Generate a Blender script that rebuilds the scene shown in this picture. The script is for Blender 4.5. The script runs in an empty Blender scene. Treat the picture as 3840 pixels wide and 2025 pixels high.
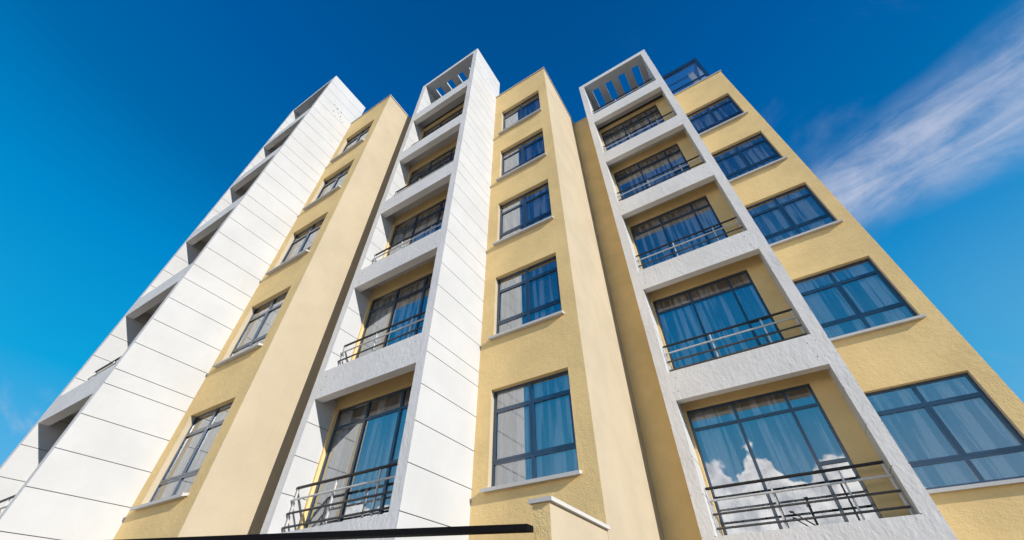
import bpy, math, random
from mathutils import Vector, Matrix
random.seed(7)
R = math.radians
G = 1.6                       # height of the camera above the ground; every z below is written from the camera's level
scene = bpy.context.scene
C = scene.collection

# ------------------------------------------------------------------ camera
yaw, pitch, roll = 0.557704, 0.761228, 0.000516
f = Vector((-math.sin(yaw)*math.cos(pitch), math.cos(yaw)*math.cos(pitch), math.sin(pitch)))
r = Vector((math.cos(yaw), math.sin(yaw), 0)); u = r.cross(f)
r2 = r*math.cos(roll)+u*math.sin(roll); u2 = -r*math.sin(roll)+u*math.cos(roll)
cam = bpy.data.cameras.new("camera"); co = bpy.data.objects.new("camera", cam); C.objects.link(co)
cam.sensor_width = 36; cam.lens = 1524.68/3840*36; cam.clip_start = 0.05; cam.clip_end = 5000
m = Matrix((( r2.x, u2.x, -f.x, 0), (r2.y, u2.y, -f.y, 0), (r2.z, u2.z, -f.z, G), (0, 0, 0, 1)))
co.matrix_world = m
scene.camera = co

# ------------------------------------------------------------------ exposure, sun, sky
scene.view_settings.view_transform = 'Standard'; scene.view_settings.look = 'None'
scene.view_settings.exposure = 0.0; scene.view_settings.gamma = 1.0
scene.render.resolution_x, scene.render.resolution_y = 1024, 540
TO_SUN = Vector((1, -0.25, 0.385)).normalized()
sl = bpy.data.lights.new("sun", 'SUN'); sl.energy = 5.0; sl.angle = R(0.5); sl.color = (1.0, 0.935, 0.84)
so = bpy.data.objects.new("sun", sl); C.objects.link(so)
so.rotation_euler = TO_SUN.to_track_quat('Z', 'Y').to_euler(); so.location = (40, -9, 30)

world = bpy.data.worlds.new("World"); scene.world = world; world.use_nodes = True
wt = world.node_tree; wt.nodes.clear()
class NT:
    """small helper for wiring nodes"""
    def __init__(s, t): s.t = t
    def n(s, kind, **kw):
        x = s.t.nodes.new(kind)
        for k, v in kw.items():
            if k.startswith('i_'):
                key = k[2:]; x.inputs[int(key) if key.isdigit() else key].default_value = v
            else: setattr(x, k, v)
        return x
    def l(s, a, b): s.t.links.new(a, b)
    def val(s, x, inp):
        if isinstance(x, (int, float)): inp.default_value = x
        elif isinstance(x, tuple): inp.default_value = x
        else: s.l(x, inp)
    def m(s, op, a, b=0.0, c=None, clamp=False):
        x = s.n('ShaderNodeMath', operation=op, use_clamp=clamp); s.val(a, x.inputs[0]); s.val(b, x.inputs[1])
        if c is not None: s.val(c, x.inputs[2])
        return x.outputs[0]
    def dot(s, v, w):
        x = s.n('ShaderNodeVectorMath', operation='DOT_PRODUCT'); s.l(v, x.inputs[0]); s.val(w, x.inputs[1]); return x.outputs['Value']
    def comb(s, a, b, c):
        x = s.n('ShaderNodeCombineXYZ'); s.val(a, x.inputs[0]); s.val(b, x.inputs[1]); s.val(c, x.inputs[2]); return x.outputs[0]
    def noise(s, vec, scale, detail=4, rough=0.5, dist=0.0):
        x = s.n('ShaderNodeTexNoise'); s.l(vec, x.inputs['Vector']); x.inputs['Scale'].default_value = scale
        x.inputs['Detail'].default_value = detail; x.inputs['Roughness'].default_value = rough; x.inputs['Distortion'].default_value = dist
        return x.outputs['Fac']
    def ss(s, x, a, b):
        o = s.n('ShaderNodeMapRange', interpolation_type='SMOOTHSTEP'); s.val(x, o.inputs[0]); o.inputs[1].default_value = a; o.inputs[2].default_value = b
        return o.outputs[0]
    def ramp(s, x, pts):
        o = s.n('ShaderNodeValToRGB'); s.l(x, o.inputs[0]); e = o.color_ramp.elements
        while len(e) < len(pts): e.new(0.5)
        for q, (p, c) in zip(e, pts): q.position = p; q.color = (*c, 1)
        return o.outputs[0]
    def mix(s, fac, a, b, kind='MIX'):
        o = s.n('ShaderNodeMix', data_type='RGBA', blend_type=kind, clamp_factor=True)
        s.val(fac, o.inputs[0])
        for v, k in ((a, 6), (b, 7)):
            s.val((*v, 1) if isinstance(v, tuple) and len(v) == 3 else v, o.inputs[k])
        return o.outputs[2]

w = NT(wt)
sky = w.n('ShaderNodeTexSky', sky_type='NISHITA', sun_disc=False)
sky.sun_elevation = math.asin(TO_SUN.z); sky.sun_rotation = math.atan2(TO_SUN.x, TO_SUN.y)
sky.air_density = 1.0; sky.dust_density = 0.25; sky.ozone_density = 3.0; sky.altitude = 300
D = w.n('ShaderNodeTexCoord').outputs['Generated']
sx = w.n('ShaderNodeSeparateXYZ'); w.l(D, sx.inputs[0]); X, Y, Z = sx.outputs
# deep, very saturated blue overhead, paler and more cyan toward the horizon
hs = w.n('ShaderNodeHueSaturation'); hs.inputs['Saturation'].default_value = 1.35; w.l(sky.outputs[0], hs.inputs['Color'])
tint = w.ramp(Z, [(0.0, (1.1, 1.35, 1.6)), (0.25, (0.0, 0.90, 1.55)), (0.65, (0.0, 0.72, 1.55)), (0.97, (0.0, 0.40, 1.10))])
skyc = w.mix(1.0, hs.outputs[0], tint, 'MULTIPLY')
grad = w.ramp(Z, [(0.0, (6.5, 6.9, 7.2)), (0.14, (1.6, 4.9, 7.6)), (0.35, (0.05, 3.9, 7.1)), (0.55, (0.0, 2.70, 6.2)), (0.70, (0.0, 1.50, 4.2)), (0.85, (0.0, 1.08, 3.7)), (0.97, (0.0, 0.85, 2.95))])
base = w.mix(0.88, skyc, grad)
# whitening added low behind the camera so the walls get less blue light
fill_mask = w.m('MULTIPLY', w.m('SUBTRACT', 1.0, w.ss(Z, 0.05, 0.55)), w.ss(w.m('MULTIPLY', Y, -1.0), -0.1, 0.6))
base = w.mix(w.m('MULTIPLY', fill_mask, 0.22), base, (6.6, 6.3, 6.2))
def cloud_frame(a, b):
    """orthonormal frame of a streak that runs from direction a to direction b"""
    a = Vector(a).normalized(); b = Vector(b).normalized(); c = (a+b).normalized()
    t = (b-a); t = (t - c*t.dot(c)).normalized(); n = c.cross(t)
    return c, t, n, math.atan(a.angle(b)/2)
# cirrus streak in the upper right
c_, t_, n_, half = cloud_frame((0.257, 0.731, 0.632), (0.508, 0.607, 0.611))
dc = w.dot(D, tuple(c_)); S = w.m('DIVIDE', w.dot(D, tuple(t_)), dc); T = w.m('DIVIDE', w.dot(D, tuple(n_)), dc)
front = w.ss(dc, 0.2, 0.5)
wv = w.comb(w.m('MULTIPLY', S, 2.2), w.m('MULTIPLY', T, 9.5), 0.0)
fib = w.m('ADD', w.m('MULTIPLY', w.noise(wv, 2.3, 8, 0.62, 0.6), 0.6), w.m('MULTIPLY', w.noise(D, 7.0, 8, 0.65, 0.3), 0.4))
big = w.noise(w.comb(w.m('MULTIPLY', S, 2.0), w.m('MULTIPLY', T, 5.0), 1.3), 1.4, 4, 0.5)
Tw = w.m('ADD', T, w.m('MULTIPLY', w.m('SUBTRACT', big, 0.5), 0.09))
wid = w.m('ADD', 0.062, w.m('MULTIPLY', S, 0.07))
band = w.m('SUBTRACT', 1.0, w.ss(w.m('DIVIDE', w.m('ABSOLUTE', Tw), w.m('MAXIMUM', wid, 0.02)), 0.15, 1.75))
endm = w.ss(S, -0.26, -0.10)
cir = w.m('MULTIPLY', w.m('MULTIPLY', band, endm), w.m('MULTIPLY', front, w.ss(fib, 0.28, 0.68)))
# thin veil around it
veil = w.m('MULTIPLY', w.ss(w.noise(D, 3.0, 6, 0.6, 0.4), 0.50, 0.78), 0.22)
veil = w.m('MULTIPLY', veil, w.ss(X, -0.05, 0.35))
veil = w.m('ADD', veil, w.m('MULTIPLY', w.m('MULTIPLY', w.ss(X, 0.15, 0.42), w.m('SUBTRACT', 1.0, w.ss(Z, 0.36, 0.62))), 0.13))
# faint wisps low on the far left
lf = w.m('MULTIPLY', w.ss(w.m('MULTIPLY', X, -1.0), 0.86, 0.97), w.m('SUBTRACT', 1.0, w.ss(w.m('ABSOLUTE', w.m('SUBTRACT', Z, 0.22)), 0.03, 0.11)))
lfn = w.ss(w.noise(w.comb(w.m('MULTIPLY', Y, 4.0), w.m('ADD', w.m('MULTIPLY', Z, 9.0), w.m('MULTIPLY', Y, 3.0)), X), 1.6, 7, 0.6, 0.5), 0.42, 0.70)
left = w.m('MULTIPLY', w.m('MULTIPLY', lf, lfn), 0.55)
allc = w.m('MINIMUM', w.m('ADD', w.m('ADD', w.m('MULTIPLY', cir, 0.95), veil), left), 0.9)
col1 = w.mix(allc, base, (5.1, 5.7, 7.3))
# a bank of fair-weather cumulus low in the sky behind the camera (it shows in the lowest panes)
cn = w.noise(w.comb(X, Y, w.m('MULTIPLY', Z, 1.3)), 15.0, 9, 0.58, 0.3)
az = w.m('DIVIDE', X, w.m('MAXIMUM', w.m('MULTIPLY', Y, -1.0), 0.05))
def bump(c0, wd, h):
    q = w.m('DIVIDE', w.m('SUBTRACT', az, c0), wd); return w.m('MULTIPLY', w.m('EXPONENT', w.m('MULTIPLY', w.m('MULTIPLY', q, q), -1.0)), h)
hum = w.m('ADD', w.m('ADD', bump(-0.035, 0.040, 0.085), bump(0.085, 0.045, 0.050)), w.m('ADD', bump(-0.12, 0.035, 0.055), bump(-0.32, 0.12, 0.03)))
topz = w.m('ADD', w.m('ADD', 0.222, hum), w.m('MULTIPLY', w.m('SUBTRACT', cn, 0.5), 0.13))
topz = w.m('SUBTRACT', topz, w.m('MULTIPLY', w.ss(az, 0.16, 0.30), 0.12))
edge = w.m('SUBTRACT', topz, Z)
cum = w.m('MULTIPLY', w.ss(edge, 0.0, 0.012), w.ss(w.m('MULTIPLY', Y, -1.0), 0.25, 0.55))
ccol = w.mix(w.ss(w.noise(D, 22.0, 7, 0.6), 0.35, 0.68), (20.0, 19.3, 18.4), (10.0, 10.2, 10.8))
col2 = w.mix(cum, col1, ccol)
bg = w.n('ShaderNodeBackground'); w.l(col2, bg.inputs[0]); bg.inputs[1].default_value = 0.10
wo = w.n('ShaderNodeOutputWorld'); w.l(bg.outputs[0], wo.inputs[0])

# ------------------------------------------------------------------ materials
def mat(name):
    m = bpy.data.materials.new(name); m.use_nodes = True; t = NT(m.node_tree); b = m.node_tree.nodes['Principled BSDF']
    return m, t, b
def plaster(name, base, var=0.05, scale=32.0, dist=0.006, strength=0.7, stretch=(1, 1, 1), rough=0.9, streak=0.0, dirt=0.0):
    m, t, b = mat(name)
    pos = t.n('ShaderNodeNewGeometry').outputs['Position']
    mp = t.n('ShaderNodeMapping'); t.l(pos, mp.inputs[0]); mp.inputs['Scale'].default_value = stretch
    P = mp.outputs[0]
    n1 = t.noise(P, scale, 3, 0.55); n2 = t.noise(P, scale*0.28, 3, 0.5); n3 = t.noise(pos, 0.9, 5, 0.6)
    h = t.m('ADD', n1, t.m('MULTIPLY', n2, 0.9))
    bp = t.n('ShaderNodeBump'); bp.inputs['Strength'].default_value = strength; bp.inputs['Distance'].default_value = dist
    t.l(h, bp.inputs['Height']); t.l(bp.outputs[0], b.inputs['Normal'])
    lo = tuple(c*(1-var) for c in base); hi = tuple(min(1, c*(1+var)) for c in base)
    c = t.mix(t.ss(n3, 0.3, 0.7), lo, hi)
    c = t.mix(t.m('MULTIPLY', t.ss(n1, 0.62, 0.80), 0.18), c, tuple(x*0.45 for x in base))
    if streak:
        ms = t.n('ShaderNodeMapping'); t.l(pos, ms.inputs[0]); ms.inputs['Scale'].default_value = (9, 9, 0.7)
        s1 = t.ss(t.noise(ms.outputs[0], 1.6, 6, 0.65), 0.50, 0.78)
        c = t.mix(t.m('MULTIPLY', s1, streak), c, tuple(x*0.55 for x in base))
    if dirt:
        d1 = t.ss(t.noise(pos, 2.6, 7, 0.7, 0.6), 0.60, 0.82)
        c = t.mix(t.m('MULTIPLY', d1, dirt), c, tuple(x*0.6 for x in base))
    t.l(c, b.inputs['Base Color']); b.inputs['Roughness'].default_value = rough
    b.inputs['Specular IOR Level'].default_value = 0.2
    return m
M_TAN = plaster("rough_tan_render", (0.80, 0.580, 0.275), 0.08, 46, 0.009, 0.8, streak=0.10, dirt=0.10)
M_TAN_SUN = plaster("smooth_tan_render_sunlit_tone", (0.485, 0.415, 0.305), 0.055, 70, 0.004, 0.6, streak=0.07, dirt=0.06)  # same paint as the fronts; the sides' pale sunlit tone is in the colour
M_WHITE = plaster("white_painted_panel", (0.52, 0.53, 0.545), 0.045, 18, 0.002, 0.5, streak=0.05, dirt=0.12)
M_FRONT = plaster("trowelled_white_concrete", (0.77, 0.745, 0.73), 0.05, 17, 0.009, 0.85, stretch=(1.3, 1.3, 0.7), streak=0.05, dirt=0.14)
M_JOINT = plaster("panel_joint", (0.10, 0.10, 0.10), 0.05, 20, 0.001, 0.2)
M_SILL = plaster("white_stone_sill", (0.54, 0.53, 0.52), 0.05, 40, 0.001, 0.4, dirt=0.25)
def simple(name, base, rough=0.5, metal=0.0, spec=0.5):
    m, t, b = mat(name)
    pos = t.n('ShaderNodeNewGeometry').outputs['Position']
    n = t.noise(pos, 14, 5, 0.6)
    c = t.mix(n, tuple(x*0.82 for x in base), tuple(min(1, x*1.15) for x in base)); t.l(c, b.inputs['Base Color'])
    t.l(t.m('ADD', rough-0.08, t.m('MULTIPLY', n, 0.16)), b.inputs['Roughness'])
    b.inputs['Metallic'].default_value = metal; b.inputs['Specular IOR Level'].default_value = spec
    return m
M_FRAME = simple("navy_window_frame", (0.012, 0.042, 0.095), 0.22, spec=0.9)
M_FRAME.node_tree.nodes["Principled BSDF"].inputs["Coat Weight"].default_value = 0.35; M_FRAME.node_tree.nodes["Principled BSDF"].inputs["Coat Roughness"].default_value = 0.12
M_RAILD = simple("dark_rail_paint", (0.020, 0.018, 0.018), 0.5)
M_RAILW = simple("white_rail_paint", (0.62, 0.61, 0.60), 0.4)
M_RUST = simple("worn_grey_rail", (0.075, 0.070, 0.068), 0.75)
M_BLACK = simple("black_beam_paint", (0.004, 0.004, 0.005), 0.7, spec=0.1)
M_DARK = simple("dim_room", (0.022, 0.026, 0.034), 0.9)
M_CAP = simple("parapet_cap", (0.55, 0.52, 0.47), 0.6)
M_BOLT = simple("dark_tie_hole", (0.02, 0.02, 0.02), 0.8)
M_LEAF = simple("plant_leaf", (0.05, 0.11, 0.02), 0.6)
M_SOIL = simple("clay_pot", (0.25, 0.12, 0.07), 0.8)
def glass(name, tintc, r0, wob=0.0012):
    m = bpy.data.materials.new(name); m.use_nodes = True; t = NT(m.node_tree); t.t.nodes.clear()
    pos = t.n('ShaderNodeNewGeometry').outputs['Position']
    bp = t.n('ShaderNodeBump'); bp.inputs['Strength'].default_value = 0.5; bp.inputs['Distance'].default_value = wob
    t.l(t.noise(pos, 1.8, 2, 0.5), bp.inputs['Height'])
    gl = t.n('ShaderNodeBsdfGlossy'); gl.inputs['Roughness'].default_value = 0.0; gl.inputs['Color'].default_value = (0.93, 0.96, 1.0, 1); t.l(bp.outputs[0], gl.inputs['Normal'])
    tr = t.n('ShaderNodeBsdfTransparent'); tr.inputs['Color'].default_value = (*tintc, 1)
    fr = t.n('ShaderNodeFresnel'); fr.inputs['IOR'].default_value = 2.0
    fac = t.m('ADD', r0, t.m('MULTIPLY', fr.outputs[0], 1.0-r0), clamp=True)
    mx = t.n('ShaderNodeMixShader'); t.l(fac, mx.inputs[0]); t.l(tr.outputs[0], mx.inputs[1]); t.l(gl.outputs[0], mx.inputs[2])
    o = t.n('ShaderNodeOutputMaterial'); t.l(mx.outputs[0], o.inputs[0])
    return m
M_GLASS = glass("reflective_window_glass", (1.0, 1.0, 1.0), 0.33)
M_CLEAR = glass("hazy_glass", (1.0, 1.0, 1.0), 0.05)
_t = NT(M_CLEAR.node_tree); _o = [x for x in _t.t.nodes if x.type == 'OUTPUT_MATERIAL'][0]; _src = _o.inputs[0].links[0].from_socket
_df = _t.n('ShaderNodeBsdfTranslucent'); _df.inputs[0].default_value = (0.42, 0.62, 0.90, 1); _mx = _t.n('ShaderNodeMixShader'); _mx.inputs[0].default_value = 0.22
_t.l(_src, _mx.inputs[1]); _t.l(_df.outputs[0], _mx.inputs[2]); _t.l(_mx.outputs[0], _o.inputs[0])
def cloth():
    m = bpy.data.materials.new("sheer_curtain_cloth"); m.use_nodes = True; t = NT(m.node_tree); t.t.nodes.clear()
    pos = t.n('ShaderNodeNewGeometry').outputs['Position']
    mp = t.n('ShaderNodeMapping'); t.l(pos, mp.inputs[0]); mp.inputs['Scale'].default_value = (1, 1, 0.15)
    c = t.mix(t.ss(t.noise(mp.outputs[0], 12, 3, 0.5), 0.3, 0.7), (0.92, 0.92, 0.91), (0.96, 0.96, 0.95))
    d = t.n('ShaderNodeBsdfDiffuse'); t.l(c, d.inputs[0]); tl = t.n('ShaderNodeBsdfTranslucent'); t.l(c, tl.inputs[0])
    tp = t.n('ShaderNodeBsdfTransparent')
    a = t.n('ShaderNodeMixShader'); a.inputs[0].default_value = 0.15; t.l(d.outputs[0], a.inputs[1]); t.l(tl.outputs[0], a.inputs[2])
    b = t.n('ShaderNodeMixShader'); lw = t.n('ShaderNodeLayerWeight'); lw.inputs[0].default_value = 0.35
    m2 = t.n('ShaderNodeMapping'); t.l(pos, m2.inputs[0]); m2.inputs['Scale'].default_value = (1, 0.2, 0.035)
    dens = t.m('MULTIPLY', t.ss(t.noise(m2.outputs[0], 8.5, 2, 0.5), 0.44, 0.56), t.m('ADD', 0.75, t.m('MULTIPLY', t.noise(m2.outputs[0], 26.0, 2, 0.5), 0.5)))
    t.l(t.m('MULTIPLY', t.m('SUBTRACT', 1.0, t.m('MULTIPLY', lw.outputs['Facing'], 0.3)), t.m('ADD', 0.0, t.m('MULTIPLY', dens, 0.92)), clamp=True), b.inputs[0]); t.l(a.outputs[0], b.inputs[1]); t.l(tp.outputs[0], b.inputs[2])
    o = t.n('ShaderNodeOutputMaterial'); t.l(b.outputs[0], o.inputs[0])
    return m
M_CLOTH = cloth()

# ------------------------------------------------------------------ mesh building
class MB:
    def __init__(s): s.v = []; s.f = []; s.mi = []; s.mats = []
    def mid(s, m):
        if m not in s.mats: s.mats.append(m)
        return s.mats.index(m)
    def quad(s, pts, m):
        k = len(s.v); s.v += [tuple(p) for p in pts]; s.f.append(tuple(range(k, k+len(pts)))); s.mi.append(s.mid(m))
    def box(s, x0, x1, y0, y1, z0, z1, m, front=None, side=None, under=None):
        k = len(s.v)
        s.v += [(x0, y0, z0), (x1, y0, z0), (x1, y1, z0), (x0, y1, z0), (x0, y0, z1), (x1, y0, z1), (x1, y1, z1), (x0, y1, z1)]
        for fc, mm in (((0, 1, 5, 4), front or m), ((1, 2, 6, 5), side or m), ((2, 3, 7, 6), m), ((3, 0, 4, 7), side or m), ((4, 5, 6, 7), m), ((3, 2, 1, 0), under or m)):
            s.f.append(tuple(k+i for i in fc)); s.mi.append(s.mid(mm))
    def tube(s, a, b, rad, m, seg=10):
        a = Vector(a); b = Vector(b); d = (b-a).normalized(); p = d.orthogonal().normalized(); q = d.cross(p)
        k = len(s.v)
        for e in (a, b):
            for i in range(seg):
                an = 2*math.pi*i/seg; s.v.append(tuple(e+(p*math.cos(an)+q*math.sin(an))*rad))
        for i in range(seg):
            j = (i+1) % seg; s.f.append((k+i, k+j, k+seg+j, k+seg+i)); s.mi.append(s.mid(m))
        s.f.append(tuple(k+i for i in range(seg))[::-1]); s.mi.append(s.mid(m)); s.f.append(tuple(k+seg+i for i in range(seg))); s.mi.append(s.mid(m))
    def build(s, name, parent=None, loc=(0, 0, 0), smooth=False):
        me = bpy.data.meshes.new(name); me.from_pydata(s.v, [], s.f)
        for m in s.mats: me.materials.append(m)
        me.polygons.foreach_set('material_index', s.mi)
        if smooth: me.polygons.foreach_set('use_smooth', [True]*len(s.f))
        me.update(); return place(name, me, parent, loc)
def place(name, me, parent=None, loc=(0, 0, 0)):
    o = bpy.data.objects.new(name, me); C.objects.link(o); o.location = loc
    if parent is not None: o.parent = parent
    return o
def copy_tree(o, loc, parent=None):
    c = o.copy(); C.objects.link(c); c.parent = parent if parent is not None else o.parent
    if loc is not None: c.location = loc
    for ch in list(o.children):
        copy_tree(ch, None, c)
    return c
def tag(o, label=None, cat=None, group=None, kind=None):
    for k, v in (('label', label), ('category', cat), ('group', group), ('kind', kind)):
        if v: o[k] = v
    return o
def thing(name, loc, label, cat, group=None):
    o = bpy.data.objects.new(name, None); C.objects.link(o); o.location = loc; o.empty_display_size = 0.3
    return tag(o, label, cat, group)

# ------------------------------------------------------------------ ground
def paving():
    m, t, b = mat("pale_block_paving")
    pos = t.n('ShaderNodeNewGeometry').outputs['Position']
    br = t.n('ShaderNodeTexBrick'); t.l(pos, br.inputs['Vector']); br.inputs['Scale'].default_value = 4.0
    br.inputs['Color1'].default_value = (0.31, 0.24, 0.16, 1); br.inputs['Color2'].default_value = (0.26, 0.20, 0.14, 1); br.inputs['Mortar'].default_value = (0.16, 0.15, 0.13, 1)
    br.inputs['Mortar Size'].default_value = 0.012
    c = t.mix(t.m('MULTIPLY', t.ss(t.noise(pos, 0.6, 6, 0.6), 0.4, 0.7), 0.35), br.outputs[0], (0.28, 0.24, 0.19)); t.l(c, b.inputs['Base Color']); b.inputs['Roughness'].default_value = 0.9
    return m
g = MB(); g.quad([(-1500, -1500, 0), (1500, -1500, 0), (1500, 1500, 0), (-1500, 1500, 0)], paving())
tag(g.build("ground"), "pale block paving of the yard around the apartment block", "ground", kind="structure")

# ------------------------------------------------------------------ the building's measurements (metres, camera level = 0)
H = 3.0; NR = 5
ZT = 3.81; ZY = 17.50; ZW = 19.517; ZOT = 3.80; ZOB = 1.441; ZOTOP = 19.26; ZF = 16.18
W = {1: dict(L=-14.0, oL=-13.775, oR=-11.05, R=-10.842, y=1.994), 2: dict(L=-7.75, oL=-7.539, oR=-4.814, R=-4.606, y=4.502), 3: dict(L=-1.541, oL=-1.316, oR=1.413, R=1.630, y=8.436)}
B = {1: dict(wL=-10.473, wR=-8.81, R=-8.419, y=3.593), 2: dict(wL=-4.274, wR=-2.605, R=-2.280, y=6.086), 3: dict(wL=1.892, wR=3.561, R=3.861, y=10.053)}
REC = 0.524; BACK = 1.79; DEEP = {1: 11.0, 2: 12.0, 3: 14.0}
BX, BY = -5.0, 9.0
bld = thing("apartment_building", (BX, BY, 0), "six storey apartment block in white and tan with balcony columns and a roof terrace", "building")
def bl(mb, name, parent=None, **k):
    """link a mesh written in camera-level coordinates as a part of the building"""
    if parent is None:
        return mb.build(name, bld, (-BX, -BY, G), **k)
    return mb.build(name, parent, (0, 0, 0), **k)

# groove heights of the white side panels
GR = [3.97-0.632*i for i in range(9)] + [4.295+3*k+dz for k in range(5) for dz in (0, 0.632, 1.264, 1.896, 2.528)]
GR = sorted(GR)

def fin(x0, x1, y0, y1, name="balcony_fin"):
    """a tall side wall of a balcony column, clad on both faces with panels divided by joints"""
    mb = MB(); t = 0.014; gp = 0.0065
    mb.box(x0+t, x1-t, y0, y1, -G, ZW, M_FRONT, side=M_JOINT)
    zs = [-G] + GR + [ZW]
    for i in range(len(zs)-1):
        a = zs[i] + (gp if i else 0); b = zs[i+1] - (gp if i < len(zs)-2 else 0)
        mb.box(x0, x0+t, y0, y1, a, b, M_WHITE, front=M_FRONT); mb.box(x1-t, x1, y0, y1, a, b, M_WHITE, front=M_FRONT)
    return bl(mb, name)

def holes_wall(mb, x0, x1, z0, z1, y, holes, depth, mf, mrev, mback=None, mhead=None):
    """front sheet at y with rectangular openings, their reveals and a dark back"""
    xs = sorted({x0, x1, *[h[0] for h in holes], *[h[1] for h in holes]}); zs = sorted({z0, z1, *[h[2] for h in holes], *[h[3] for h in holes]})
    inside = lambda x, z: any(h[0] < x < h[1] and h[2] < z < h[3] for h in holes)
    for i in range(len(xs)-1):
        for j in range(len(zs)-1):
            if not inside((xs[i]+xs[i+1])/2, (zs[j]+zs[j+1])/2):
                mb.quad([(xs[i], y, zs[j]), (xs[i+1], y, zs[j]), (xs[i+1], y, zs[j+1]), (xs[i], y, zs[j+1])], mf)
    for a, b, c, d in holes:
        Y1 = y+depth
        mb.quad([(a, y, c), (a, y, d), (a, Y1, d), (a, Y1, c)], mrev)
        mb.quad([(b, y, c), (b, Y1, c), (b, Y1, d), (b, y, d)], mrev)
        mb.quad([(a, y, d), (b, y, d), (b, Y1, d), (a, Y1, d)], mhead or mf)
        mb.quad([(a, y, c), (a, Y1, c), (b, Y1, c), (b, y, c)], mrev)
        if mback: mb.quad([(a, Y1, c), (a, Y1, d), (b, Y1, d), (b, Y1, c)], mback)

# ------------------------------------------------------------------ yellow bays
for i in (1, 2, 3):
    b = B[i]; xl = W[i]['R']; yb = DEEP[i]
    mb = MB()
    holes = [(b['wL'], b['wR'], 2.00+H*k, ZT+H*k) for k in range(NR)]
    holes_wall(mb, xl, b['R'], -G, ZY, b['y'], holes, 0.62, M_TAN, M_TAN_SUN, M_DARK, M_TAN)
    mb.quad([(b['R'], b['y'], -G), (b['R'], yb, -G), (b['R'], yb, ZY), (b['R'], b['y'], ZY)], M_TAN_SUN)
    mb.quad([(xl, b['y'], -G), (xl, b['y'], ZY), (xl, yb, ZY), (xl, yb, -G)], M_TAN_SUN)
    mb.quad([(xl, yb, -G), (xl, yb, ZY), (b['R'], yb, ZY), (b['R'], yb, -G)], M_TAN)
    # parapet top and its inner faces, roof floor
    pt = 0.2
    mb.quad([(xl, b['y'], ZY), (b['R'], b['y'], ZY), (b['R'], b['y']+pt, ZY), (xl, b['y']+pt, ZY)], M_TAN_SUN)
    mb.quad([(b['R']-pt, b['y']+pt, ZY), (b['R'], b['y']+pt, ZY), (b['R'], yb, ZY), (b['R']-pt, yb, ZY)], M_TAN_SUN)
    mb.quad([(xl, b['y']+pt, ZF), (xl, b['y']+pt, ZY), (b['R']-pt, b['y']+pt, ZY), (b['R']-pt, b['y']+pt, ZF)], M_TAN_SUN)
    mb.quad([(b['R']-pt, b['y']+pt, ZF), (b['R']-pt, b['y']+pt, ZY), (b['R']-pt, yb, ZY), (b['R']-pt, yb, ZF)], M_TAN_SUN)
    mb.quad([(xl, b['y']+pt, ZF), (b['R']-pt, b['y']+pt, ZF), (b['R']-pt, yb, ZF), (xl, yb, ZF)], M_JOINT)
    bay = bl(mb, "bay_wall")
    cp = MB(); o = 0.035
    cp.box(xl-0.0, b['R']+o, b['y']-o, b['y']+pt+0.02, ZY+0.003, ZY+0.05, M_CAP)
    cp.box(b['R']-pt-0.02, b['R']+o, b['y']+pt+0.023, yb, ZY+0.003, ZY+0.05, M_CAP)
    cp.build("parapet_cap", bay)

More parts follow.
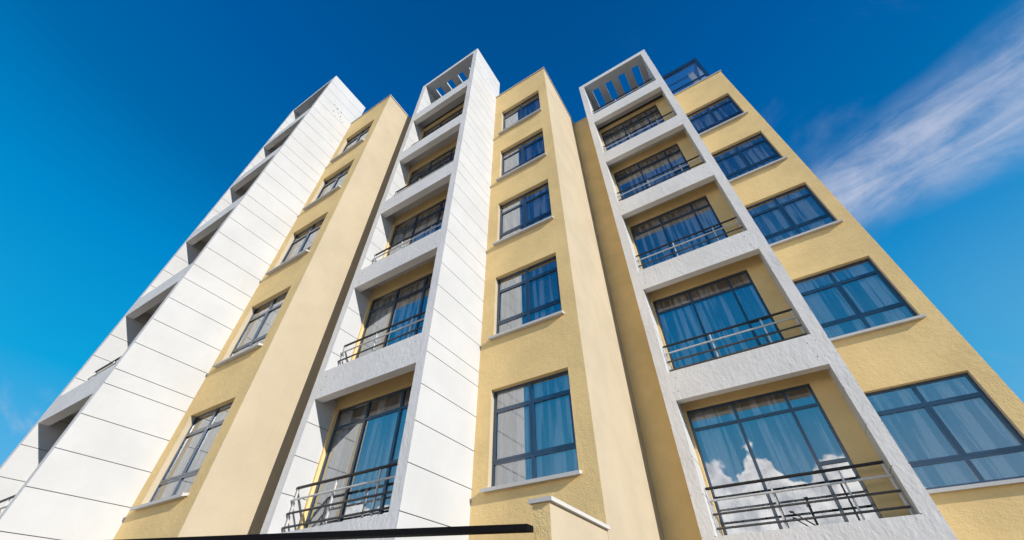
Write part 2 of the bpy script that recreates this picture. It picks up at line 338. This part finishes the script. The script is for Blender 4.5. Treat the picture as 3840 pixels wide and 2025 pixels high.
# ------------------------------------------------------------------ recessed walls, balcony columns
for i in (1, 2, 3):
    c = W[i]; y = c['y']; yr = y+REC
    fin(c['L'], c['oL'], y, y+BACK); fin(c['oR'], c['R'], y, max(y+BACK, B[i]['y']+0.2))
    # wall behind the balconies with its window openings, and the recess beside the column
    mb = MB()
    holes = [(c['oL']+0.05, c['oL']+2.362, 1.145+H*k, 3.785+H*k) for k in range(NR)]
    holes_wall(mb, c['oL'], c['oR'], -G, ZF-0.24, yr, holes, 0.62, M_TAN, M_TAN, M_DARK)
    mb.quad([(c['oL'], yr, ZF+0.002), (c['oR'], yr, ZF+0.002), (c['oR'], DEEP[i], ZF+0.002), (c['oL'], DEEP[i], ZF+0.002)], M_JOINT)
    bl(mb, "balcony_wall")
    if i > 1:
        mb = MB(); xl = B[i-1]['R']
        mb.quad([(xl, yr, -G), (c['L'], yr, -G), (c['L'], yr, ZY), (xl, yr, ZY)], M_TAN)
        mb.quad([(xl, yr, ZY), (c['L'], yr, ZY), (c['L'], yr+0.2, ZY), (xl, yr+0.2, ZY)], M_TAN)
        mb.quad([(xl, yr+0.2, ZF), (xl, yr+0.2, ZY), (c['L'], yr+0.2, ZY), (c['L'], yr+0.2, ZF)], M_TAN)
        rw = bl(mb, "recess_wall")
        cp = MB(); cp.box(xl+0.037, c['L'], yr-0.03, yr+0.22, ZY+0.003, ZY+0.05, M_CAP); cp.build("parapet_cap", rw)
    # outer wall of the whole unit toward the back
    # floor slabs and front beams
    for k in range(NR+1):
        mb = MB(); zt = ZOB+H*k; zb = ZOT+H*(k-1) if k else -G
        mb.box(c['oL'], c['oR'], y, y+0.19, zb, zt, M_FRONT)
        bl(mb, "balcony_beam")
        mb = MB(); zf = zt-0.30 if k < NR else ZF
        mb.box(c['oL'], c['oR'], y+0.19, yr if k < NR else yr, ZOT+0.33+H*(k-1), zf, M_SILL)
        bl(mb, "balcony_floor")
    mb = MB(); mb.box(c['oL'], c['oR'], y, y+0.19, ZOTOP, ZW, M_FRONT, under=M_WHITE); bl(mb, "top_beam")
    # roof slab with four slots
    mb = MB(); xs = [c['oL']]
    y0 = y+0.19; ys = y+0.375; ye = y+1.55; y1 = y+BACK; za, zb = ZOTOP+0.004, ZW-0.06
    sl_ = [(c['oL']+0.262+0.634*k, c['oL']+0.262+0.634*k+0.31) for k in range(4)]
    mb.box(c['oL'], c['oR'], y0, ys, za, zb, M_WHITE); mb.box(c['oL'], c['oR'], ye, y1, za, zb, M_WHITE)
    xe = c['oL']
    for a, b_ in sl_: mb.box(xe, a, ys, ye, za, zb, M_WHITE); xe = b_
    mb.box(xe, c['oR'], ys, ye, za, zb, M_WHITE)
    bl(mb, "slotted_roof")

# cover of the building's body behind the columns, so that it is solid from every side
mb = MB()
for i in (1, 2, 3):
    c = W[i]; yr = c['y']+REC
    xl = B[i-1]['R'] if i > 1 else c['L']
    yf = c['y']+0.2 if i == 1 else yr+0.25
mb.box(W[1]['L']-0.001-6.0, W[1]['L']-0.02, W[1]['y']+2.6, 15.0, -G, ZF, M_TAN)
bl(mb, "rear_block")

# ------------------------------------------------------------------ windows
GAP = 0.0
def bay_window():
    """two-light window: fixed lights above and below, opening sashes between"""
    w_, z0, z1 = 1.669, 2.05, 3.81
    fr = MB(); d = 0.06
    xl, xr = 0, w_; xm = 0.829
    fr.box(xl, xl+0.042, 0, d, z0, z1, M_FRAME); fr.box(xr-0.055, xr, 0, d, z0, z1, M_FRAME)
    fr.box(xl+0.042, xr-0.055, 0, d, z1-0.045, z1, M_FRAME); fr.box(xl+0.042, xr-0.055, 0, d, z0, z0+0.04, M_FRAME)
    fr.box(xl+0.042, xr-0.055, 0, d, 3.375, 3.440, M_FRAME); fr.box(xl+0.042, xr-0.055, 0, d, 2.43, 2.495, M_FRAME)
    fr.box(xm-0.035, xm+0.035, 0, d, z0+0.04, 2.43, M_FRAME); fr.box(xm-0.035, xm+0.035, 0, d, 2.495, 3.375, M_FRAME); fr.box(xm-0.035, xm+0.035, 0, d, 3.440, z1-0.045, M_FRAME)
    # sash frames, a few mm proud
    for a, b in ((xl+0.030, xm-0.012), (xm+0.012, xr-0.040)):
        e = 0.040
        fr.box(a, a+e, -0.006, 0.018, 2.475, 3.40, M_FRAME); fr.box(b-e, b, -0.006, 0.018, 2.475, 3.40, M_FRAME)
        fr.box(a+e, b-e, -0.006, 0.018, 3.36, 3.40, M_FRAME); fr.box(a+e, b-e, -0.006, 0.018, 2.475, 2.515, M_FRAME)
    return fr, [(xl+0.042, xm-0.035, 2.09, 2.43), (xm+0.035, xr-0.055, 2.09, 2.43), (xl+0.070, xm-0.052, 2.515, 3.36), (xm+0.052, xr-0.080, 2.515, 3.36), (xl+0.042, xm-0.035, 3.44, 3.765), (xm+0.035, xr-0.055, 3.44, 3.765)]
def door_window():
    """tall balcony window, three lights wide, with the narrow one split lower down"""
    w_, z0, z1 = 2.312, 1.145, 3.785
    fr = MB(); d = 0.06; e = 0.05
    fr.box(0, e, 0, d, z0, z1, M_FRAME); fr.box(w_-e, w_, 0, d, z0, z1, M_FRAME)
    fr.box(e, w_-e, 0, d, z1-e, z1, M_FRAME); fr.box(e, w_-e, 0, d, z0, z0+0.06, M_FRAME)
    m1, m2 = 0.905, 1.842; h = 0.028
    fr.box(m1-h, m1+h, -0.004, d, z0+0.06, z1-e, M_FRAME); fr.box(m2-h, m2+h, -0.004, d, z0+0.06, z1-e, M_FRAME)
    for a, b in ((e, m1-h), (m1+h, m2-h), (m2+h, w_-e)): fr.box(a, b, 0, d, 3.355, 3.41, M_FRAME)
    fr.box(m2+h, w_-e, 0, d, 2.38, 2.44, M_FRAME)
    P = [(e, m1-h, 3.41, z1-e), (m1+h, m2-h, 3.41, z1-e), (m2+h, w_-e, 3.41, z1-e), (e, m1-h, z0+.06, 3.355), (m1+h, m2-h, z0+.06, 3.355), (m2+h, w_-e, 2.44, 3.355), (m2+h, w_-e, z0+.06, 2.38)]
    return fr, P
def pane_meshes(P):
    out = []
    for k, (a, b, c, d) in enumerate(P):
        q = MB(); tx = random.uniform(-1, 1)*0.0012; tz = random.uniform(-1, 1)*0.0012
        q.v += []; y = 0.022
        q.quad([(a-0.006, y, c-0.006), (b+0.006, y, c-0.006), (b+0.006, y, d+0.006), (a-0.006, y, d+0.006)], M_GLASS)
        # a pane never hangs perfectly true: lean it by a millimetre or so
        q.v = [(vx, vy+(vx-(a+b)/2)*tx+(vz-(c+d)/2)*tz, vz) for vx, vy, vz in q.v]
        out.append(q)
    return out
def sill_mesh():
    q = MB(); w_ = 1.669
    x0, x1 = -0.075, w_+0.052; d = 0.10
    # sloped stone sill: front edge a little lower
    v = [(x0, -d, 1.967), (x1, -d, 1.967), (x1, 0.10, 1.998), (x0, 0.10, 1.998), (x0, -d, 2.022), (x1, -d, 2.022), (x1, 0.10, 2.052), (x0, 0.10, 2.052)]
    # only the part between the reveals runs in; outside them the sill stops on the wall face
    def blk(a, b, yb, zb, zt):
        k = len(q.v); q.v += [(a, -d, 1.967), (b, -d, 1.967), (b, yb, zb), (a, yb, zb), (a, -d, 2.022), (b, -d, 2.022), (b, yb, zt), (a, yb, zt)]
        for fc in ((0, 1, 5, 4), (1, 2, 6, 5), (2, 3, 7, 6), (3, 0, 4, 7), (4, 5, 6, 7), (3, 2, 1, 0)): q.f.append(tuple(k+i for i in fc)); q.mi.append(q.mid(M_SILL))
    blk(x0, 0.0, -0.001, 1.998, 2.040); blk(0.0, w_, 0.11, 1.998, 2.055); blk(w_, x1, -0.001, 1.998, 2.040)
    return q
RY = 0.105      # how far the frame sits behind the tan face
bw_f, bw_p = bay_window(); bw_panes = pane_meshes(bw_p); sq = sill_mesh()
proto = None
for i in (1, 2, 3):
    for k in range(NR):
        loc = (B[i]['wL']-BX, B[i]['y']+RY-BY, G+H*k)
        if proto is None:
            proto = bw_f.build("window", bld, loc)
            for p in bw_panes: p.build("pane", proto)
            sq.build("sill", proto, (0, -RY, 0))
        else: copy_tree(proto, loc, bld)
dw_f, dw_p = door_window(); dw_panes = pane_meshes(dw_p); dproto = None
for i in (1, 2, 3):
    for k in range(NR):
        loc = (W[i]['oL']+0.05-BX, W[i]['y']+REC+0.07-BY, G+H*k)
        if dproto is None:
            dproto = dw_f.build("balcony_window", bld, loc)
            for p in dw_panes: p.build("pane", dproto)
        else: copy_tree(dproto, loc, bld)

# ------------------------------------------------------------------ railings
rproto = None; RZ = [0.765, 0.563, 0.352, 0.140]
for i in (1, 2, 3):
    for k in range(NR+1):
        c = W[i]; loc = (c['oL']+0.018-BX, c['y']+0.215-BY, G+ZOB+H*k)
        if rproto is None:
            L_ = c['oR']-c['oL']-0.036
            q = MB(); q.tube((0, 0.045, RZ[0]), (L_, 0.045, RZ[0]), 0.025, M_RAILD)
            rproto = q.build("railing", bld, loc)          # the hand rail carries the lower rails and the posts
            for zz, mm in zip(RZ[1:], (M_RAILW, M_RUST, M_RUST)):
                q = MB(); q.tube((0, 0.012, zz), (L_, 0.012, zz), 0.018, mm); q.build("rail", rproto)
            for x in (0.03, 1.04, 2.075, L_-0.03):
                q = MB(); q.box(x-0.014, x+0.014, 0.034, 0.062, -0.30, 0.742, M_RAILW); q.build("post", rproto)
        else: copy_tree(rproto, loc, bld)

# ------------------------------------------------------------------ tie holes and chipped plaster (marks on the building)
hole = None
for i in (2, 3):
    c = W[i]
    for k in range(1, NR+1):
        for dx in (0.10, 0.12, -0.10, -0.13):
            x = (c['oL'] if dx > 0 else c['oR'])+dx
            z = ZOT+H*(k-1)+(0.18 if abs(dx) < 0.11 else 0.48)
            loc = (x-BX, c['y']-0.002-BY, z+G)
            if hole is None:
                q = MB(); q.tube((0, 0, 0), (0, 0.012, 0), 0.010, M_BOLT, 8); hole = q.build("tie_hole", bld, loc)
            else: copy_tree(hole, loc, bld)
def flakes(x, spots, name="chipped_plaster"):
    mb = MB(); rnd = random.Random(3)
    for (y, z, ly, lz) in spots:
        n = 9; pts = []
        for j in range(n):
            an = 2*math.pi*j/n; q = rnd.uniform(0.45, 1.0)
            pts.append((x+0.002, y+math.cos(an)*ly*q, z+math.sin(an)*lz*q))
        mb.quad(pts, M_BOLT)
    bl(mb, name)
sp = []; rnd = random.Random(11)
for (y, z) in ((2.62, 17.65), (2.70, 17.20), (2.93, 17.38), (2.86, 17.0), (3.06, 17.30), (3.14, 17.12), (3.22, 17.02), (3.28, 17.16), (2.78, 17.55), (3.0, 17.6)):
    sp.append((y, z, rnd.uniform(0.010, 0.035), rnd.uniform(0.02, 0.07)))
flakes(W[1]['R'], sp)
flakes(W[2]['R'], [(5.36, 17.98, 0.02, 0.08), (5.50, 17.75, 0.035, 0.03)])

# ------------------------------------------------------------------ glazed roof shelter on the right bay
y0 = B[3]['y']+0.16; xr = 3.56
fr = MB()
fr.box(1.0, xr-0.17, y0, y0+0.14, 19.72, 19.93, M_FRAME)
fr.box(xr-0.17, xr, y0-0.01, y0+3.2, 19.72, 19.95, M_FRAME)
fr.box(xr-0.15, xr-0.02, y0, y0+0.10, ZF, 19.72, M_FRAME)
for yy in (1.0, 2.1, 3.1): fr.box(xr-0.13, xr-0.03, y0+yy, y0+yy+0.08, ZF, 19.72, M_FRAME)
fr.box(1.0, xr-0.15, y0+0.02, y0+0.08, 18.18, 18.26, M_FRAME)
fr.box(1.0, xr-0.15, y0+0.02, y0+0.08, 17.62, 17.66, M_FRAME)
fr.box(xr-0.12, xr-0.05, y0+0.10, y0+3.1, 18.18, 18.26, M_FRAME)
sh = bl(fr, "roof_shelter")
q = MB()
q.quad([(1.0, y0+0.045, ZF), (xr-0.15, y0+0.045, ZF), (xr-0.15, y0+0.045, 19.72), (1.0, y0+0.045, 19.72)], M_CLEAR); q.quad([(xr-0.09, y0+0.11, ZF), (xr-0.09, y0+3.1, ZF), (xr-0.09, y0+3.1, 19.72), (xr-0.09, y0+0.11, 19.72)], M_CLEAR)
q.build("glass_panel", sh)
q = MB(); q.box(xr-0.55, xr-0.32, y0+0.4, y0+0.6, ZF, 19.70, M_WHITE); q.build("column", sh)
q = MB()
for yy in (0.55, 1.3, 2.1): q.box(1.0, xr-0.18, y0+yy, y0+yy+0.05, 19.76, 19.84, M_FRAME)
q.build("rafter", sh)
# dark rail along the roof edge between the middle bay and the right column
q = MB(); yy = W[3]['y']+REC+0.10
q.box(-2.24, -1.60, yy, yy+0.07, 17.70, 17.80, M_FRAME); q.box(-2.10, -2.04, yy+0.005, yy+0.065, ZY+0.052, 17.86, M_FRAME)
q.box(-1.72, -1.66, yy+0.005, yy+0.065, ZY+0.052, 17.70, M_FRAME)
bl(q, "roof_rail")

# ------------------------------------------------------------------ low garden wall in front of the middle bay
gx0, gx1 = -2.500, -2.283; gy0, gy1 = 4.44, B[2]['y']-0.004; gz = 1.235
gw = thing("garden_wall", ((gx0+gx1)/2, (gy0+gy1)/2, 0), "short tan wall with a white sloping coping standing against the middle yellow bay", "wall")
q = MB(); cx_, cy_ = (gx0+gx1)/2, (gy0+gy1)/2
q.box(gx0-cx_, gx1-cx_, gy0-cy_, gy1-cy_, 0, gz+G, M_TAN_SUN, front=M_TAN); q.build("wall", gw)
q = MB(); q.box(gx0-cx_-0.03, gx1-cx_+0.045, gy0-cy_-0.04, gy1-cy_, gz+G+0.003, gz+G+0.046, M_SILL); q.build("coping", gw)

# ------------------------------------------------------------------ black beam crossing in front at the bottom
bz = 1.02; s_ = bz/1.3
Ax, Ay = -3.162*s_, 5.453*s_; Lx, Ly = -8.841*s_, 3.098*s_
dx, dy = Lx-Ax, Ly-Ay; ex = 1.35; Lx, Ly = Ax+dx*ex, Ay+dy*ex
bm = thing("black_beam", ((Ax+Lx)/2, (Ay+Ly)/2, 0), "long thin black steel beam crossing low in front of the white column, ending at the garden wall", "beam")
ox, oy = (Ax+Lx)/2, (Ay+Ly)/2
q = MB(); hh = 0.060; dd = 0.13
k = 0; vs = []
for z in (bz-hh, bz):
    vs += [(Lx-ox, Ly-oy, z+G), (Ax-ox, Ay-oy, z+G), (Ax-ox+0.003, Ay-oy+dd, z+G), (Lx-ox, Ly-oy+dd, z+G)]
q.v = vs
for fc in ((0, 1, 5, 4), (1, 2, 6, 5), (2, 3, 7, 6), (3, 0, 4, 7), (4, 5, 6, 7), (3, 2, 1, 0)): q.f.append(fc); q.mi.append(q.mid(M_BLACK))
q.build("rail_beam", bm)
for t_ in (0.80, 0.97):
    px, py = Ax+(Lx-Ax)*t_-ox, Ay+(Ly-Ay)*t_-oy
    q = MB(); q.box(px-0.04, px+0.04, py+0.03, py+0.11, 0, bz-hh+G-0.001, M_BLACK); q.build("post", bm)

# ------------------------------------------------------------------ curtains: each hangs on its own behind one window
FL = ["first", "second", "third", "fourth", "fifth"]
def curtain_mesh(width, z0, z1, seed):
    """a sheer curtain in irregular pleats: bunched narrow folds between broad flat ones"""
    rnd = random.Random(seed); mb = MB(); rows = 4; xs = [0.0]; ys = [0.0]; ph = 0.0
    while xs[-1] < width:
        wl = rnd.choice((0.06, 0.08, 0.10, 0.13, 0.18)); am = min(0.028, 0.20*wl)*rnd.uniform(0.7, 1.1)
        x0 = xs[-1]; n = 14
        for j in range(1, n+1):
            t = j/n; xs.append(x0+wl*t); ys.append(-am*math.sin(math.pi*t)**0.8 + 0.3*am*math.sin(2*math.pi*t))
    k_ = width/xs[-1]; xs = [x*k_ for x in xs]; n = len(xs)-1
    for rr in range(rows+1):
        z = z0+(z1-z0)*rr/rows; sway = 1.0-0.2*rr/rows
        for x, y in zip(xs, ys): mb.v.append((min(width, max(0, x+0.010*math.sin(rr*1.3+x*4))), y*sway, z))
    for rr in range(rows):
        for j in range(n):
            k = rr*(n+1)+j; mb.f.append((k, k+1, k+n+2, k+n+1)); mb.mi.append(0)
    mb.mats = [M_CLOTH]; return mb
bcm = [curtain_mesh(1.66, 2.06, 3.80, 20+s).build("curtain", None, smooth=True) for s in range(3)]
dcm = [curtain_mesh(2.30, 1.16, 3.77, 40+s).build("curtain", None, smooth=True) for s in range(3)]
used = set()
unit = {1: "outer white and tan unit farthest from the camera", 2: "middle unit", 3: "nearest unit with the corner bay"}
bayname = {1: "far tan bay", 2: "middle tan bay", 3: "tan bay under the roof shelter"}
colname = {1: "far white balcony column", 2: "middle white balcony column", 3: "white balcony column beside the roof shelter"}
WH = ["lowest", "second lowest", "middle", "second highest", "highest"]
def hang(src, loc, label):
    o = src if src.name not in used and not used.add(src.name) else copy_tree(src, None)
    o.location = loc
    tag(o, label, "curtain", "sheer curtains behind the apartment windows")
for i in (1, 2, 3):
    for k in range(NR):
        hang(bcm[(i+k*2) % 3], (B[i]['wL']+0.005, B[i]['y']+RY+0.12, G+H*k), "sheer curtain in the %s window of the %s" % (WH[k], bayname[i]))
for i in (1, 2, 3):
    for k in range(NR):
        if i == 1 and k: continue
        if i == 1: continue
        hang(dcm[(i+k) % 3], (W[i]['oL']+0.056, W[i]['y']+REC+0.19, G+H*k), "sheer curtain in the %s window of the %s" % (WH[k], colname[i]))

# ------------------------------------------------------------------ potted plant on the top terrace of the column nearest the shelter
def plant(loc, label, s=1.0, seed=1):
    rnd = random.Random(seed); t = thing("potted_plant", loc, label, "plant", None)
    q = MB(); n = 12
    for a, b, ra, rb in ((0, 0.22, 0.09, 0.13), (0.22, 0.25, 0.14, 0.14)):
        k = len(q.v)
        for z, rr in ((a, ra), (b, rb)):
            for j in range(n): an = 2*math.pi*j/n; q.v.append((rr*math.cos(an)*s, rr*math.sin(an)*s, z*s))
        for j in range(n): q.f.append((k+j, k+(j+1) % n, k+n+(j+1) % n, k+n+j)); q.mi.append(q.mid(M_SOIL))
        q.f.append(tuple(range(k+n, k+2*n))); q.mi.append(0)
    q.build("pot", t)
    q = MB()
    for j in range(46):
        an = rnd.uniform(0, 6.28); el = rnd.uniform(0.5, 1.4); ln = rnd.uniform(0.35, 0.8)*s; wd = 0.022*s
        d = Vector((math.cos(an)*math.cos(el), math.sin(an)*math.cos(el), math.sin(el))); sd = d.cross(Vector((0, 0, 1))).normalized()*wd
        a = Vector((0, 0, 0.24*s)); m1 = a+d*ln*0.55; e = a+d*ln*0.95+Vector((0, 0, -0.12*s))
        q.quad([a-sd*0.3, m1-sd, m1+sd, a+sd*0.3], M_LEAF); q.quad([m1-sd, e, m1+sd], M_LEAF)
    q.build("foliage", t)
plant((W[3]['oR']-0.30, W[3]['y']+0.42, G+ZF+0.004), "leafy green plant in a pot on the top terrace behind the railing", 1.0, 4)

# ------------------------------------------------------------------ thin stand on the lowest balcony of the column beside the shelter
px, py = W[3]['oL']+1.487, W[3]['y']+0.36; fz = ZOB-0.30+G+0.002
st = thing("clothes_stand", (px, py, fz), "thin dark stand with a round knob on top, on the lowest balcony behind the railing", "stand")
q = MB(); q.tube((0, 0, 0), (0, 0, 0.72), 0.014, M_RAILD); q.build("pole", st)
q = MB(); q.tube((-0.03, 0, 0.735), (0.03, 0, 0.735), 0.024, M_RAILD); q.build("knob", st)
q = MB(); q.tube((-0.276, 0.0, 0.57), (-0.012, 0.0, 0.34), 0.010, M_RAILD); q.tube((-0.31, 0.0, 0.585), (-0.25, 0.0, 0.565), 0.016, M_RAILD); q.build("arm", st)
